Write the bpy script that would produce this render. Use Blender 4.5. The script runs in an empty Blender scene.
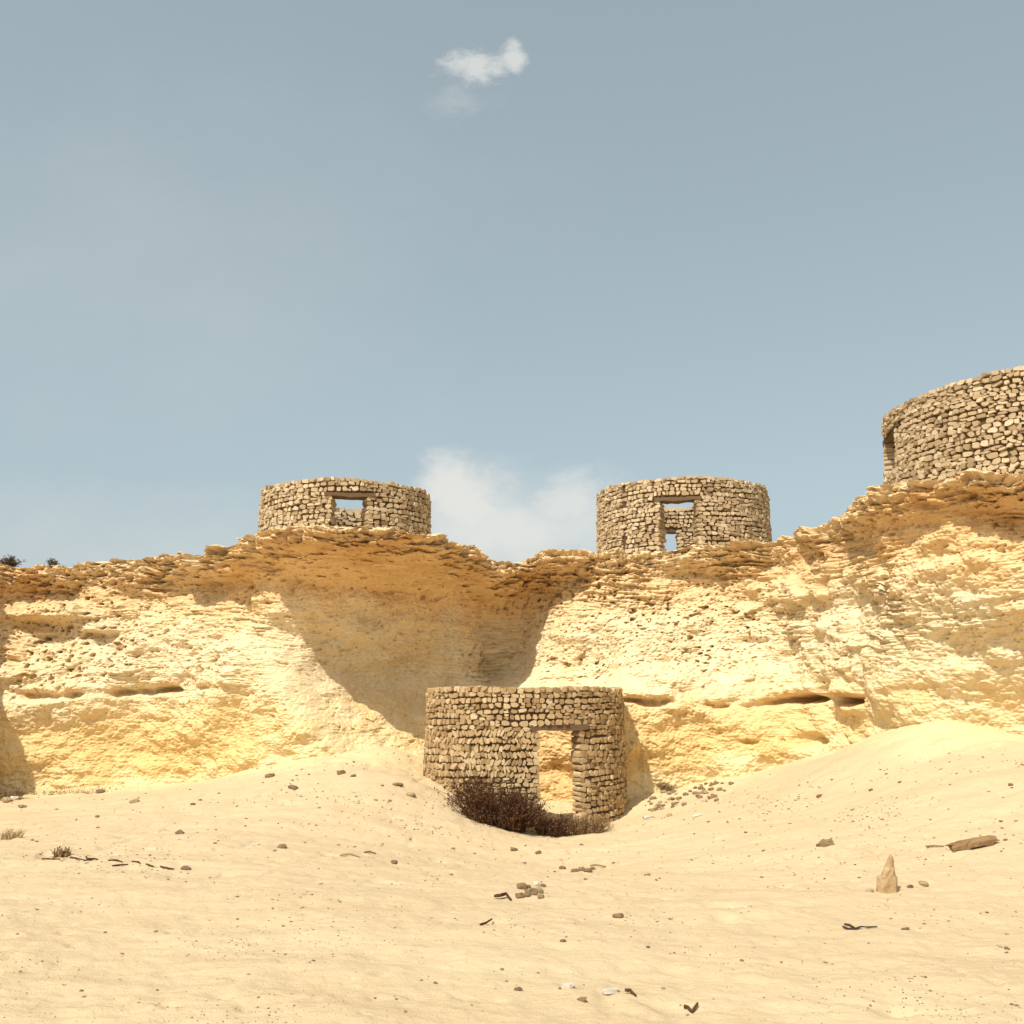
import bpy, math, random
import numpy as np
from mathutils import Vector

random.seed(7)
RNG = np.random.default_rng(11)
C = bpy.context.scene.collection
R_ = math.radians

# ------------------------------------------------------------------ camera
F = 1024.0
HORIZON = 700.0
CAMZ = 1.7
PITCH = math.atan((HORIZON - 512) / F)
CP, SP = math.cos(PITCH), math.sin(PITCH)

cam = bpy.data.cameras.new('camera')
cam.sensor_width = 36; cam.lens = 36 * F / 1024.0
cam.clip_start = 0.1; cam.clip_end = 3000
cam_o = bpy.data.objects.new('camera', cam); C.objects.link(cam_o)
cam_o.location = (0, 0, CAMZ)
cam_o.rotation_euler = (math.pi / 2 + PITCH, 0, 0)
bpy.context.scene.camera = cam_o


def z_at(py, Y):
    v = (512 - py) / F
    return CAMZ + Y * math.tan(PITCH + math.atan(v))


def x_at(px, Y, z):
    v = np.tan(np.arctan((z - CAMZ) / Y) - PITCH)
    return (px - 512) / F * Y / (CP - v * SP)


def ray(px, py):
    u, v = (px - 512) / F, (512 - py) / F
    return np.array([u, CP - v * SP, SP + v * CP])


# ------------------------------------------------------------------ noise
PERM = RNG.permutation(256).astype(np.int64)
PERM = np.concatenate([PERM, PERM, PERM])
GR = RNG.normal(size=(256, 3)); GR /= np.linalg.norm(GR, axis=1)[:, None]


def perlin(x, y, z):
    xi = np.floor(x).astype(np.int64); yi = np.floor(y).astype(np.int64); zi = np.floor(z).astype(np.int64)
    xf, yf, zf = x - xi, y - yi, z - zi
    xi &= 255; yi &= 255; zi &= 255
    u = xf * xf * xf * (xf * (xf * 6 - 15) + 10)
    v = yf * yf * yf * (yf * (yf * 6 - 15) + 10)
    w = zf * zf * zf * (zf * (zf * 6 - 15) + 10)
    out = 0
    for dx in (0, 1):
        wx = u if dx else 1 - u
        a = PERM[xi + dx]
        for dy in (0, 1):
            wy = v if dy else 1 - v
            b = PERM[a + yi + dy]
            for dz in (0, 1):
                wz = w if dz else 1 - w
                g = GR[PERM[b + zi + dz]]
                out = out + wx * wy * wz * (g[..., 0] * (xf - dx) + g[..., 1] * (yf - dy) + g[..., 2] * (zf - dz))
    return out * 1.5


def fbm(x, y, z, o=4, lac=2.03, gain=0.5):
    s, a = 0, 1.0
    for i in range(o):
        s = s + a * perlin(x + 17.3 * i, y + 9.1 * i, z + 3.7 * i)
        x, y, z = x * lac, y * lac, z * lac
        a *= gain
    return s


def sstep(a, b, x):
    t = np.clip((x - a) / (b - a), 0, 1)
    return t * t * (3 - 2 * t)


def smooth_interp(x, xs, ys, k=9):
    """piecewise linear table, box smoothed"""
    x = np.asarray(x, float)
    acc = 0
    offs = np.linspace(-1, 1, k) * 14
    for o in offs:
        acc = acc + np.interp(x + o, xs, ys)
    return acc / k


# ------------------------------------------------------------------ object helpers
def tag(o, label=None, cat=None, group=None, kind=None):
    if label: o['label'] = label
    if cat: o['category'] = cat
    if group: o['group'] = group
    if kind: o['kind'] = kind
    return o


def empty(name, loc):
    o = bpy.data.objects.new(name, None); C.objects.link(o)
    o.location = loc; o.empty_display_size = 0.2
    return o


def np_mesh(name, co, quads=None, tris=None, smooth=False, mats=(), fmat=None):
    me = bpy.data.meshes.new(name)
    co = np.asarray(co, np.float32)
    nq = 0 if quads is None else len(quads)
    nt = 0 if tris is None else len(tris)
    idx = []
    if nq: idx.append(np.asarray(quads, np.int32).ravel())
    if nt: idx.append(np.asarray(tris, np.int32).ravel())
    idx = np.concatenate(idx)
    start = np.concatenate([np.arange(nq) * 4, nq * 4 + np.arange(nt) * 3]).astype(np.int32)
    me.vertices.add(len(co)); me.vertices.foreach_set('co', co.ravel())
    me.loops.add(len(idx)); me.loops.foreach_set('vertex_index', idx)
    me.polygons.add(nq + nt); me.polygons.foreach_set('loop_start', start)
    try:
        me.polygons.foreach_set('loop_total', np.concatenate([np.full(nq, 4), np.full(nt, 3)]).astype(np.int32))
    except Exception:
        pass
    me.polygons.foreach_set('use_smooth', np.full(nq + nt, smooth))
    for m in mats: me.materials.append(m)
    if fmat is not None: me.polygons.foreach_set('material_index', np.asarray(fmat, np.int32))
    me.update(calc_edges=True); me.validate()
    return me


def fattr(me, name, vals):
    a = me.attributes.new(name, 'FLOAT', 'POINT')
    a.data.foreach_set('value', np.asarray(vals, np.float32).ravel())


def link(name, me, parent=None):
    o = bpy.data.objects.new(name, me); C.objects.link(o)
    if parent is not None: o.parent = parent
    return o


def grid_quads(nr, nc):
    i = np.arange(nr * nc).reshape(nr, nc)
    return np.stack([i[:-1, :-1], i[:-1, 1:], i[1:, 1:], i[1:, :-1]], -1).reshape(-1, 4)


# ------------------------------------------------------------------ materials
def new_mat(name, rough=0.95):
    m = bpy.data.materials.new(name); m.use_nodes = True
    nt = m.node_tree; b = nt.nodes['Principled BSDF']
    b.inputs['Roughness'].default_value = rough
    b.inputs['Specular IOR Level'].default_value = 0.12
    return m, nt, b


class NB:
    """tiny node builder"""
    def __init__(s, nt): s.nt = nt
    def n(s, t, **kw):
        x = s.nt.nodes.new(t)
        for k, v in kw.items(): setattr(x, k, v)
        return x
    def l(s, a, b): s.nt.links.new(a, b)
    def put(s, sock, v):
        if hasattr(v, 'is_linked') or isinstance(v, bpy.types.NodeSocket): s.l(v, sock)
        else: sock.default_value = v
    def math(s, op, a, b=0.0, c=None, clamp=False):
        x = s.n('ShaderNodeMath', operation=op, use_clamp=clamp)
        s.put(x.inputs[0], a); s.put(x.inputs[1], b)
        if c is not None: s.put(x.inputs[2], c)
        return x.outputs[0]
    def noise(s, vec, scale, detail=4, rough=0.55, dist=0.0):
        x = s.n('ShaderNodeTexNoise')
        s.l(vec, x.inputs['Vector'])
        x.inputs['Scale'].default_value = scale; x.inputs['Detail'].default_value = detail
        x.inputs['Roughness'].default_value = rough; x.inputs['Distortion'].default_value = dist
        return x.outputs['Fac']
    def scale(s, vec, v3):
        x = s.n('ShaderNodeVectorMath', operation='MULTIPLY')
        s.l(vec, x.inputs[0]); x.inputs[1].default_value = v3
        return x.outputs[0]
    def ramp(s, fac, stops, interp='LINEAR'):
        x = s.n('ShaderNodeValToRGB'); x.color_ramp.interpolation = interp
        el = x.color_ramp.elements
        while len(el) < len(stops): el.new(0.5)
        for e, (p, c) in zip(el, stops):
            e.position = p; e.color = (c[0], c[1], c[2], 1) if hasattr(c, '__len__') else (c, c, c, 1)
        s.put(x.inputs[0], fac)
        return x.outputs['Color']
    def mix(s, fac, a, b, blend='MIX'):
        x = s.n('ShaderNodeMix', data_type='RGBA', blend_type=blend)
        s.put(x.inputs[0], fac)
        for i, v in ((6, a), (7, b)):
            if isinstance(v, bpy.types.NodeSocket): s.l(v, x.inputs[i])
            else: x.inputs[i].default_value = (v[0], v[1], v[2], 1)
        return x.outputs[2]
    def attr(s, name):
        return s.n('ShaderNodeAttribute', attribute_name=name).outputs['Fac']
    def pos(s): return s.n('ShaderNodeNewGeometry').outputs['Position']
    def obj(s): return s.n('ShaderNodeTexCoord').outputs['Object']
    def bump(s, bsdf, h, strength, dist):
        x = s.n('ShaderNodeBump'); x.inputs['Strength'].default_value = strength
        x.inputs['Distance'].default_value = dist
        s.l(h, x.inputs['Height']); s.l(x.outputs[0], bsdf.inputs['Normal'])


# ---- cliff rock
M_cliff, nt, bs = new_mat('cliff_limestone')
b = NB(nt); P = b.pos()
h = b.attr('below_rim')                                         # metres below the rim: the stratum
warp = b.noise(P, 0.7, 4)
h2 = b.math('ADD', h, b.math('MULTIPLY', b.math('SUBTRACT', warp, 0.5), 1.1))
hn = b.math('DIVIDE', h2, 6.0)
strat = b.ramp(hn, [(0.0, (.72, .57, .36)), (.06, (.70, .53, .315)), (.13, (.69, .51, .285)), (.24, (.72, .545, .315)),
                    (.34, (.71, .57, .36)), (.48, (.715, .575, .355)), (.58, (.72, .53, .265)), (.70, (.69, .495, .225)), (.86, (.68, .48, .215))])
# rust stain of the cap and of the crack beds
thin = b.noise(b.scale(P, (0.8, 0.8, 7.0)), 2.2, 8, 0.68)
big = b.noise(P, 1.1, 6, 0.65)
def amt(a, off, k1, k2):
    v = b.math('ADD', b.math('MULTIPLY', b.math('SUBTRACT', thin, .5), k1), b.math('MULTIPLY', b.math('SUBTRACT', big, .5), k2))
    return b.math('MULTIPLY', b.math('ADD', b.math('ADD', v, a), off, clamp=True), b.ramp(a, [(0, 0), (.12, 1)]))
col = b.mix(b.math('MULTIPLY', amt(b.attr('ochre'), -.1, 1.2, 1.4), .85), strat, (.80, .545, .27))  # ochre rock; also paints the warm tone of shade in the undercut
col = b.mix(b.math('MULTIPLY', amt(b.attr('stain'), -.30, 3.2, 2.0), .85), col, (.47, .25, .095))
# chalky scars, plus pale rock that paints fill light into the shaded hollow
scar_fill = b.math('MULTIPLY', b.ramp(b.noise(P, 1.3, 6, .65), [(.40, 0), (.60, 1)]), b.math('MULTIPLY', b.attr('chalk_fill'), .62))
col = b.mix(scar_fill, col, (.77, .65, .45))
# ochre blotches
oc = b.ramp(b.noise(b.scale(P, (1, 1, 1.8)), 2.6, 7, .68), [(.47, 0), (.66, 1)])
col = b.mix(b.math('MULTIPLY', oc, .22), col, (.60, .38, .135))
fine = b.noise(P, 14, 6, .7)
col = b.mix(b.math('MULTIPLY', b.ramp(fine, [(.36, 1), (.54, 0)]), .22), col, (.36, .21, .085))
col = b.mix(b.math('MULTIPLY', b.ramp(b.noise(P, 31, 4, .7), [(.56, 0), (.7, 1)]), .35), col, (.78, .64, .42))
col = b.mix(b.math('MULTIPLY', b.attr('dust'), .85), col, (.70, .56, .325))
b.l(col, bs.inputs['Base Color'])
hb = b.math('ADD', b.noise(P, 16, 8, .72), b.math('MULTIPLY', b.noise(b.scale(P, (1, 1, 3)), 6, 6, .7), .8))
hb = b.math('ADD', hb, b.math('MULTIPLY', b.noise(b.scale(P, (1, 1, 4.5)), 13, 6, .75), .7))
hb = b.math('MULTIPLY', hb, b.ramp(b.math('DIVIDE', b.attr('below_rim'), 6.0), [(.25, 1), (.5, .42)]))
b.bump(bs, hb, 0.5, 0.06)

# ---- sand
M_sand, nt, bs = new_mat('desert_sand', 1.0)
b = NB(nt); P = b.pos()
n1 = b.noise(b.scale(P, (.35, .9, .5)), 1.0, 5, .6)
col = b.mix(b.ramp(n1, [(.36, 0), (.64, 1)]), (.575, .434, .263), (.61, .468, .29))
n2 = b.noise(b.scale(P, (1.0, 2.2, 1)), 2.6, 7, .68)
col = b.mix(b.math('MULTIPLY', b.ramp(n2, [(.54, 0), (.68, 1)]), .30), col, (.585, .41, .225))
col = b.mix(b.math('MULTIPLY', b.attr('apron'), .8), col, (.70, .56, .325))
n5 = b.noise(b.scale(P, (.5, 2.0, 1)), 1.3, 7, .7)
col = b.mix(b.math('MULTIPLY', b.ramp(n5, [(.52, 0), (.66, 1)]), .45), col, (.52, .36, .22))
n3 = b.noise(b.scale(P, (1, 1.7, 1)), 22, 5, .7)
col = b.mix(b.math('MULTIPLY', b.ramp(n3, [(.60, 0), (.70, 1)]), .45), col, (.34, .225, .12))
n4 = b.noise(P, 60, 3, .7)
col = b.mix(b.math('MULTIPLY', b.ramp(n4, [(.60, 0), (.72, 1)]), .3), col, (.76, .63, .45))
b.l(col, bs.inputs['Base Color'])
hb = b.math('ADD', b.noise(b.scale(P, (1, 1.5, 1)), 9, 8, .68), b.math('MULTIPLY', b.noise(P, 70, 3, .7), .25))
b.bump(bs, hb, 0.6, 0.05)


def stone_mat(name, c1, c2, c3, dark, bumpd=0.02):
    m, nt, bs = new_mat(name)
    b = NB(nt); P = b.obj()
    t = b.attr('tint')
    col = b.ramp(t, [(0, c1), (.5, c2), (1, c3)])
    col = b.mix(b.math('MULTIPLY', b.ramp(b.noise(P, 11, 6, .7), [(.42, 0), (.7, 1)]), .4), col, dark)
    b.l(col, bs.inputs['Base Color'])
    b.bump(bs, b.noise(P, 30, 5, .7), .5, bumpd)
    return m


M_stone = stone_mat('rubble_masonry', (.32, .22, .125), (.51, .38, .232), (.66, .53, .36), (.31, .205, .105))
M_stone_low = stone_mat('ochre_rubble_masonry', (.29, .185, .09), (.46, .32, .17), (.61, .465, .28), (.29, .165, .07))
M_core, nt, bs = new_mat('earth_bedding_shade')
bs.inputs['Base Color'].default_value = (.10, .062, .032, 1)  # earth between the stones, darkened to paint the shade in the joints
M_wood, nt, bs = new_mat('weathered_lintel_wood')
b = NB(nt); P = b.obj()
col = b.mix(b.noise(b.scale(P, (3, 3, 22)), 3, 5, .6), (.10, .062, .034), (.20, .13, .072))
b.l(col, bs.inputs['Base Color']); b.bump(bs, b.noise(b.scale(P, (2, 2, 22)), 4, 5), .5, .02)


def simple_mat(name, c1, c2, scale=8, bumpd=.015, rough=.95):
    m, nt, bs = new_mat(name, rough)
    b = NB(nt); P = b.obj()
    col = b.mix(b.ramp(b.noise(P, scale, 5, .65), [(.35, 0), (.65, 1)]), c1, c2)
    b.l(col, bs.inputs['Base Color'])
    b.bump(bs, b.noise(P, scale * 3, 5, .7), .5, bumpd)
    return m


M_twig = simple_mat('dry_dark_twigs', (.060, .026, .013), (.12, .056, .028), 5)
M_leaf = simple_mat('dry_brown_leaves', (.060, .028, .014), (.135, .072, .034), 4)
M_twig_pale = simple_mat('dry_brown_twigs', (.19, .115, .055), (.29, .19, .10), 5)
M_twig_straw = simple_mat('straw_twigs', (.40, .28, .145), (.52, .385, .215), 5)
M_green = simple_mat('dull_green_leaves', (.05, .05, .025), (.10, .088, .048), 4)
M_rock_tan = simple_mat('tan_stone', (.34, .245, .14), (.44, .33, .20), 9)
M_rock_brown = simple_mat('brown_stone', (.20, .13, .07), (.31, .21, .12), 9)
M_rock_dark = simple_mat('dark_stone', (.14, .092, .055), (.26, .18, .11), 9)
M_rock_white = simple_mat('white_stone', (.54, .48, .38), (.62, .56, .46), 9)
M_plank = simple_mat('brown_weathered_timber', (.18, .105, .05), (.29, .18, .09), 6)
M_black = simple_mat('blackened_scrap', (.030, .022, .016), (.07, .05, .034), 9)

# ------------------------------------------------------------------ the cliff: plan, rim and ground line tables (column -> metres)
PX = [-1500, -900, -500, -350, -275, -182, -122, -80, -20, 75, 150, 210, 250, 300, 340, 400, 440, 470, 500, 525, 560, 600, 700, 780, 850, 900, 960, 1024, 1120, 1300, 1700, 2600]
YR = [24, 23, 20.5, 18.5, 18.0, 18.2, 18.8, 20.8, 22.6, 23.0, 22.6, 21.6, 20.4, 19.5, 19.3, 19.5, 20.1, 21.0, 22.3, 22.9, 22.7, 22.5, 22.3, 21.4, 18.8, 16.6, 15.2, 14.6, 14.2, 13.5, 13, 13]
YB = [23, 22, 20, 18.2, 18.0, 18.3, 19.2, 21.0, 22.1, 22.0, 21.9, 21.3, 20.6, 20.2, 20.2, 20.5, 20.7, 20.8, 20.8, 20.8, 20.6, 20.15, 20.6, 20.3, 19.0, 17.6, 16.8, 16.4, 15.6, 15, 14, 14]
RX = [-1500, -60, 0, 30, 75, 80, 150, 205, 215, 240, 290, 340, 400, 430, 452, 470, 490, 500, 520, 532, 545, 600, 650, 700, 760, 800, 830, 850, 868, 885, 920, 960, 1024, 1300]
RY = [560, 562, 565, 567, 568, 561, 558, 553, 546, 539, 530, 526, 528, 534, 540, 546, 559, 562, 563, 556, 552, 551, 552, 549, 541, 534, 524, 513, 500, 490, 479, 470, 472, 450]
LX = [-1500, -200, -130, 0, 75, 150, 210, 230, 300, 350, 420, 470, 500, 560, 600, 700, 800, 850, 880, 920, 945, 1024, 1300]
LL = [0.5, 0.4, 0.4, 0.35, .35, .5, 1.0, 1.4, 2.3, 3.0, 3.4, 3.3, 2.4, 1.1, .35, .3, .35, .6, .85, .95, .95, .9, .9]

cols = np.concatenate([np.arange(-1500, -60, 14.0), np.arange(-60, 1085, 1.0), np.arange(1085, 2600, 14.0)])
NC = len(cols)
yr = smooth_interp(cols, PX, YR); yb = smooth_interp(cols, PX, YB)
ryp = np.interp(cols, RX, RY)
zr = np.array([z_at(p, y) for p, y in zip(ryp, yr)])
LSH = smooth_interp(cols, LX, LL)
ZB = -1.5
NF = 460
s = np.linspace(0, 1, NF)[:, None]
s = 1 - (1 - s) ** 1.12                                       # a little denser near the rim
Z = ZB + (zr[None, :] - ZB) * s
H = zr[None, :] - Z
hb_ = np.clip((Z - 0.0) / np.maximum(zr[None, :] - 0.0, .1), 0, 1)
dip = (sstep(450, 500, cols) * (1 - sstep(585, 640, cols)))[None, :]
lean = (sstep(0.30, 0.80, hb_) * .75 + hb_ * .25) * (1 - dip) + sstep(.30, .50, hb_) * dip
Y = yb[None, :] + (yr - yb)[None, :] * lean
A = LSH[None, :] / 1.55
hol = A * sstep(.18, .55 + .25 * A, H) * (1 - sstep(LSH[None, :] - .45, LSH[None, :] + 1.5, H))
hol = np.where(yb[None, :] > 0, hol, 0)
Y = Y + hol
COL = np.broadcast_to(cols[None, :], Z.shape)
X = x_at(COL, Y, Z)
# plateau rows behind the rim
back = np.array([.05, .12, .22, .35, .55, .8, 1.2, 1.7, 2.4, 3.3, 4.5, 6, 8, 11, 16, 30, 70, 300])
Yp = Y[-1][None, :] + back[:, None]
flat = np.clip(back / 4.0, 0, 1)[:, None]
zmean = 4.75
Zp = zr[None, :] * (1 - flat) + np.minimum(zr[None, :], zmean)[...] * flat - 0.02 * np.minimum(back, 3)[:, None]
Xp = X[-1][None, :] * (1 + back[:, None] / Y[-1][None, :])
X = np.vstack([X, Xp]); Y = np.vstack([Y, Yp]); Z = np.vstack([Z, Zp])
Hf = np.vstack([H, np.zeros_like(Zp)])
# horizontal outward direction from the smooth plan
dX = np.gradient(X[NF - 40]); dY = np.gradient(yr * .6 + yb * .4)
nx, ny = dY, -dX
ln = np.hypot(nx, ny); nx, ny = nx / ln, ny / ln
nx = np.convolve(np.pad(nx, 20, mode='edge'), np.ones(41) / 41, 'valid'); ny = np.convolve(np.pad(ny, 20, mode='edge'), np.ones(41) / 41, 'valid')
fade = np.concatenate([np.ones(NF), np.clip(1 - back / .6, 0, 1)])[:, None]
COL = np.broadcast_to(cols[None, :], Z.shape)
xs, ys, zs = X, Y, Z
lump = fbm(xs * .55, ys * .55, zs * .8, 4) * .30 + (.03 + .07 * (1 - sstep(2.2, 3.2, Hf))) * fbm(xs * 1.3 + 5, ys * 1.3, zs * 2.2, 3)
warpz = zs + .16 * fbm(xs * .35, ys * .35, zs * .35, 2) + .05 * perlin(xs * 2, ys * 2, zs * 2)
lay = perlin(xs * 1.1, ys * 1.1, warpz * 9) + .7 * perlin(xs * 1.7 + 40, ys * 1.7, warpz * 19)
lay_s = sstep(-.10, .10, lay) - .5 + .35 * lay
lay2 = sstep(-.1, .1, perlin(xs * 2.6 + 9, ys * 2.6, warpz * 27)) - .5
blocky = perlin(xs * 3.6, ys * 3.6, warpz * 11) * .5 + perlin(xs * 8, ys * 8, warpz * 18) * .35 + perlin(xs * 15, ys * 15, warpz * 24) * .2
capw = (1 - sstep(.3, .85, Hf + .5 * fbm(xs * .6, ys * .6, zs * .0, 2)))
under = np.clip(sstep(235, 290, COL) * (1 - sstep(440, 500, COL)) + sstep(890, 940, COL), 0, 1)
capw = capw * (1 - .8 * under * sstep(.4, .7, Hf))
midw = (1 - sstep(2.2, 3.2, Hf)) * (1 - .6 * under)
wear = sstep(-.15, .4, perlin(xs * .45 + 7, ys * .45, zs * .9))
smo = .35 + .65 * sstep(-.3, .25, perlin(xs * .6 + 17, ys * .6, zs * .7))
disp = lump + lay_s * (.075 * capw * (.5 + wear) + .045 * midw * wear + .007) + sstep(-.05, .05, perlin(xs * 2.4 + 21, ys * 2.4, warpz * 5.5)) * .085 * capw + lay2 * (.028 * capw + .026 * midw * wear + .006) + blocky * (.21 * capw + .03 * midw * smo + .008)
disp += (.022 + .02 * capw) * perlin(xs * 17, ys * 17, zs * 24) + .02 * perlin(xs * 9 + 3, ys * 9, zs * 10)
disp += fbm(xs * 2.1, ys * 2.1, zs * 2.6, 4) * .06 * (smo + .2)
# bulging beds on the left face
for (cpx, cpy, rx, rz, dep) in ((30, 612, 1.2, .30, .55), (95, 628, .35, .2, .35), (215, 575, .7, .30, .35), (10, 675, .8, .25, .25), (150, 672, 1.4, .25, .12)):
    yy = 22.0; cx = x_at(cpx, yy, z_at(cpy, yy)); cz = z_at(cpy, yy)
    e_ = ((xs - cx) / rx) ** 2 + ((zs - cz) / np.where(zs < cz, rz * .45, rz)) ** 2
    disp += dep * np.exp(-e_ ** 1.4)
# tafoni pits
pit = perlin(xs * 5.5 + 11, ys * 5.5, zs * 7.5) + .5 * perlin(xs * 11, ys * 11, zs * 13)
pitmask = sstep(.0, .35, perlin(xs * .6 + 3, ys * .6, zs * .8 + 5) + .12)
disp -= sstep(.34, .62, pit) * .16 * pitmask * (.25 + .75 * midw)
pit2 = perlin(xs * 14 + 5, ys * 14, zs * 17)
disp -= sstep(.36, .6, pit2) * .05 * (.3 + midw)
# bedding crack with a bulge above it
pyc = np.interp(COL, [-100, 0, 60, 200, 260, 640, 735, 800, 862, 930, 1024, 1100], [690, 692, 697, 690, 688, 703, 709, 700, 702, 688, 694, 690])
yc_ = np.maximum(Y, 1)
zc = CAMZ + yc_ * np.tan(PITCH + np.arctan((512 - pyc) / F))
cw = np.interp(COL, [-100, 0, 15, 30, 62, 75, 105, 220, 245, 300, 420, 430, 610, 640, 735, 745, 850, 866, 868, 905, 960, 975, 1024, 1100],
               [.8, .8, .9, 1.3, 1.3, .8, .7, .6, .1, 0, 0, .15, .15, .5, .25, 1.0, 1.0, .9, 0, .1, .2, .8, .7, .5])
cw = cw * (.12 + 1.25 * sstep(-.25, .4, perlin(xs * 1.5, ys * 1.5, zs * .3 + 9)))
dzc = zs - zc + .035 * fbm(xs * 2.5, ys * 2.5, zs * .5, 3)
disp -= cw * .34 * np.exp(-((dzc - .03) / .065) ** 2)
disp += cw * .17 * np.exp(-((dzc - .20) / .13) ** 2)
disp += cw * .05 * np.exp(-((dzc + .12) / .09) ** 2)
# fallen-rubble lumps on the right hand slope
rub = sstep(720, 770, COL) * (1 - sstep(830, 890, COL)) * np.exp(-((Hf - 1.35) / .75) ** 2)
disp += rub * .30 * sstep(-.05, .5, perlin(xs * 2.3, ys * 2.3, zs * 2.8))
groove = np.exp(-(perlin(xs * 1.4 + 2, ys * 1.4, zs * .35 + 6) / .035) ** 2) * sstep(-.1, .25, perlin(xs * .9, ys * .9, zs * .9 + 31))
disp -= groove * (.012 + .022 * midw) * sstep(.5, 1.0, Hf)
# small caves low on the right
for (cpx, cpy, rx, rz, dep) in ((807, 741, .20, .13, .28), (750, 742, .22, .06, .14), (785, 741, .05, .05, .1), (628, 700, .35, .05, .2), (40, 697, .55, .10, .30), (30, 635, .3, .05, .12), (85, 633, .18, .07, .16)):
    yy = np.interp(cpx, cols, Y[200]); cx = x_at(cpx, yy, z_at(cpy, yy)); cz = z_at(cpy, yy)
    disp -= dep * np.exp(-(((xs - cx) / rx) ** 2 + ((zs - cz) / rz) ** 2) ** 1.5)
disp *= fade
X = X + nx[None, :] * disp; Y = Y + ny[None, :] * disp
Z = Z + np.vstack([sstep(.9, 0, H) * 0 + (1 - sstep(0, .5, H)) * (.07 * fbm(X[:NF] * 1.6, Y[:NF] * 1.6, X[:NF] * 0, 4) + .04 * lay_s[:NF]),
                   (.07 * fbm(X[NF:] * 1.6, Y[NF:] * 1.6, X[NF:] * 0, 4) + .04 * lay_s[NF:] * fade[NF:])])
me = np_mesh('cliff', np.stack([X, Y, Z], -1).reshape(-1, 3), quads=grid_quads(*X.shape), smooth=False, mats=(M_cliff,))
fattr(me, 'below_rim', Hf)
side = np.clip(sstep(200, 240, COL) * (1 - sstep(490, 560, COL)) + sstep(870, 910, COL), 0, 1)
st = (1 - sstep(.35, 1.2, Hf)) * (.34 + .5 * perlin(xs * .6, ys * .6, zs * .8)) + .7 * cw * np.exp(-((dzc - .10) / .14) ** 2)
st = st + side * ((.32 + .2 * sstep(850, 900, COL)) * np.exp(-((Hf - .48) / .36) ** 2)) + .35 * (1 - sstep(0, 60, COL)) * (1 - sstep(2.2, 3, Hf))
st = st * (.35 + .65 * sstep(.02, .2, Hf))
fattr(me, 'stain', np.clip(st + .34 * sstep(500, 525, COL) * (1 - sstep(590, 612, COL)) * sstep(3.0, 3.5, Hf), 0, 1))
rs_ = sstep(850, 900, COL)  # staining of the right promontory, also painting its soft grazing shade
oc_ = (side + .55 * rs_) * np.exp(-(np.maximum(Hf - .75 - .25 * rs_, 0) / .75) ** 2) * sstep(.1, .5, Hf) + .3 * (1 - sstep(.6, 1.6, Hf)) + .4 * (1 - sstep(.6, 3, np.abs(COL - 0) / 40)) + .5 * cw * np.exp(-((dzc - .10) / .3) ** 2)
oc_ = oc_ + .22 * sstep(380, 430, COL) * (1 - sstep(560, 600, COL)) * (1 - sstep(2.4, 3.2, Hf))  # warm shade tone of the recess painted into the rock colour
inside = sstep(500, 525, COL) * (1 - sstep(590, 612, COL)) * sstep(3.0, 3.5, Hf)
oc_ = oc_ + .75 * inside
fattr(me, 'ochre', np.clip(oc_, 0, 1))
ch = .8 * sstep(260, 330, COL) * (1 - sstep(600, 640, COL)) * sstep(.9, 1.5, Hf) + sstep(.8, 1.6, Hf) * (1 - sstep(2.8, 3.8, Hf)) + .8 * np.exp(-((COL - 320) / 55) ** 2) * sstep(2.2, 3.0, Hf) + .6 * sstep(760, 900, COL) * sstep(1.6, 2.6, Hf)  # first term paints fill light into the shaded hollow; rest is pale rock
fattr(me, 'chalk_fill', np.clip(ch * (1 - inside), 0, 1))
cliff = link('cliff', me)
tag(cliff, 'long eroded yellow limestone cliff with an overhanging brown cap', 'cliff', kind='structure')

# ------------------------------------------------------------------ the ground
ctl = []
def gp(px, py, Y): 
    z = z_at(py, Y); ctl.append((float(x_at(px, Y, z)), Y, z))
for xx in (-14, -7, 0, 7, 14):
    for yy in (2, 5.5, 9): ctl.append((xx, yy, 0.0))
for xx, yy, zz in ((-16, 14, -.05), (-16, 20, -.1), (16, 12, .5), (16, 16, 1.1)): ctl.append((xx, yy, zz))
for a in ((0, 795, 22), (100, 788, 21.8), (190, 784, 21.3), (250, 770, 20.7), (300, 758, 20.3), (360, 751, 20.2), (400, 751, 20.3),
          (424, 779, 19.9), (445, 783, 19.0), (480, 815, 18.0), (545, 833, 17.6), (600, 831, 18.0), (624, 812, 19.3), (648, 795, 20.3), (670, 788, 20.7),
          (700, 780, 20.8), (760, 770, 20.3), (850, 746, 18.9), (900, 727, 17.6), (950, 717, 16.9), (1024, 736, 16.4), (1100, 730, 15.8),
          (950, 790, 13.8), (850, 800, 15.5), (380, 790, 17.5), (300, 800, 17.0), (100, 830, 15), (540, 870, 14.2), (700, 830, 15.5), (960, 850, 11.6), (300, 850, 12.5),
          (-60, 800, 22), (520, 815, 19.5)): gp(*a)
ctl = np.array(ctl)
def tps(r2): return .5 * r2 * np.log(r2 + 1e-9)
d2 = ((ctl[:, None, :2] - ctl[None, :, :2]) ** 2).sum(-1)
n = len(ctl); K = tps(d2) + np.eye(n) * .25
Pm = np.hstack([np.ones((n, 1)), ctl[:, :2]])
sol = np.linalg.solve(np.block([[K, Pm], [Pm.T, np.zeros((3, 3))]]), np.concatenate([ctl[:, 2], np.zeros(3)]))
gx = np.concatenate([-np.geomspace(15, 900, 26)[::-1], np.arange(-14.9, 14.95, .03), np.geomspace(15, 900, 26)])
gy = np.concatenate([-np.geomspace(.6, 900, 30)[::-1], np.arange(-.5, 3.4, .1), 3.4 * 1.0042 ** np.arange(0, 455), np.array([23.2, 24, 25, 27, 31, 40, 70, 200, 900])])
gy = np.unique(np.round(gy, 4))
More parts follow.
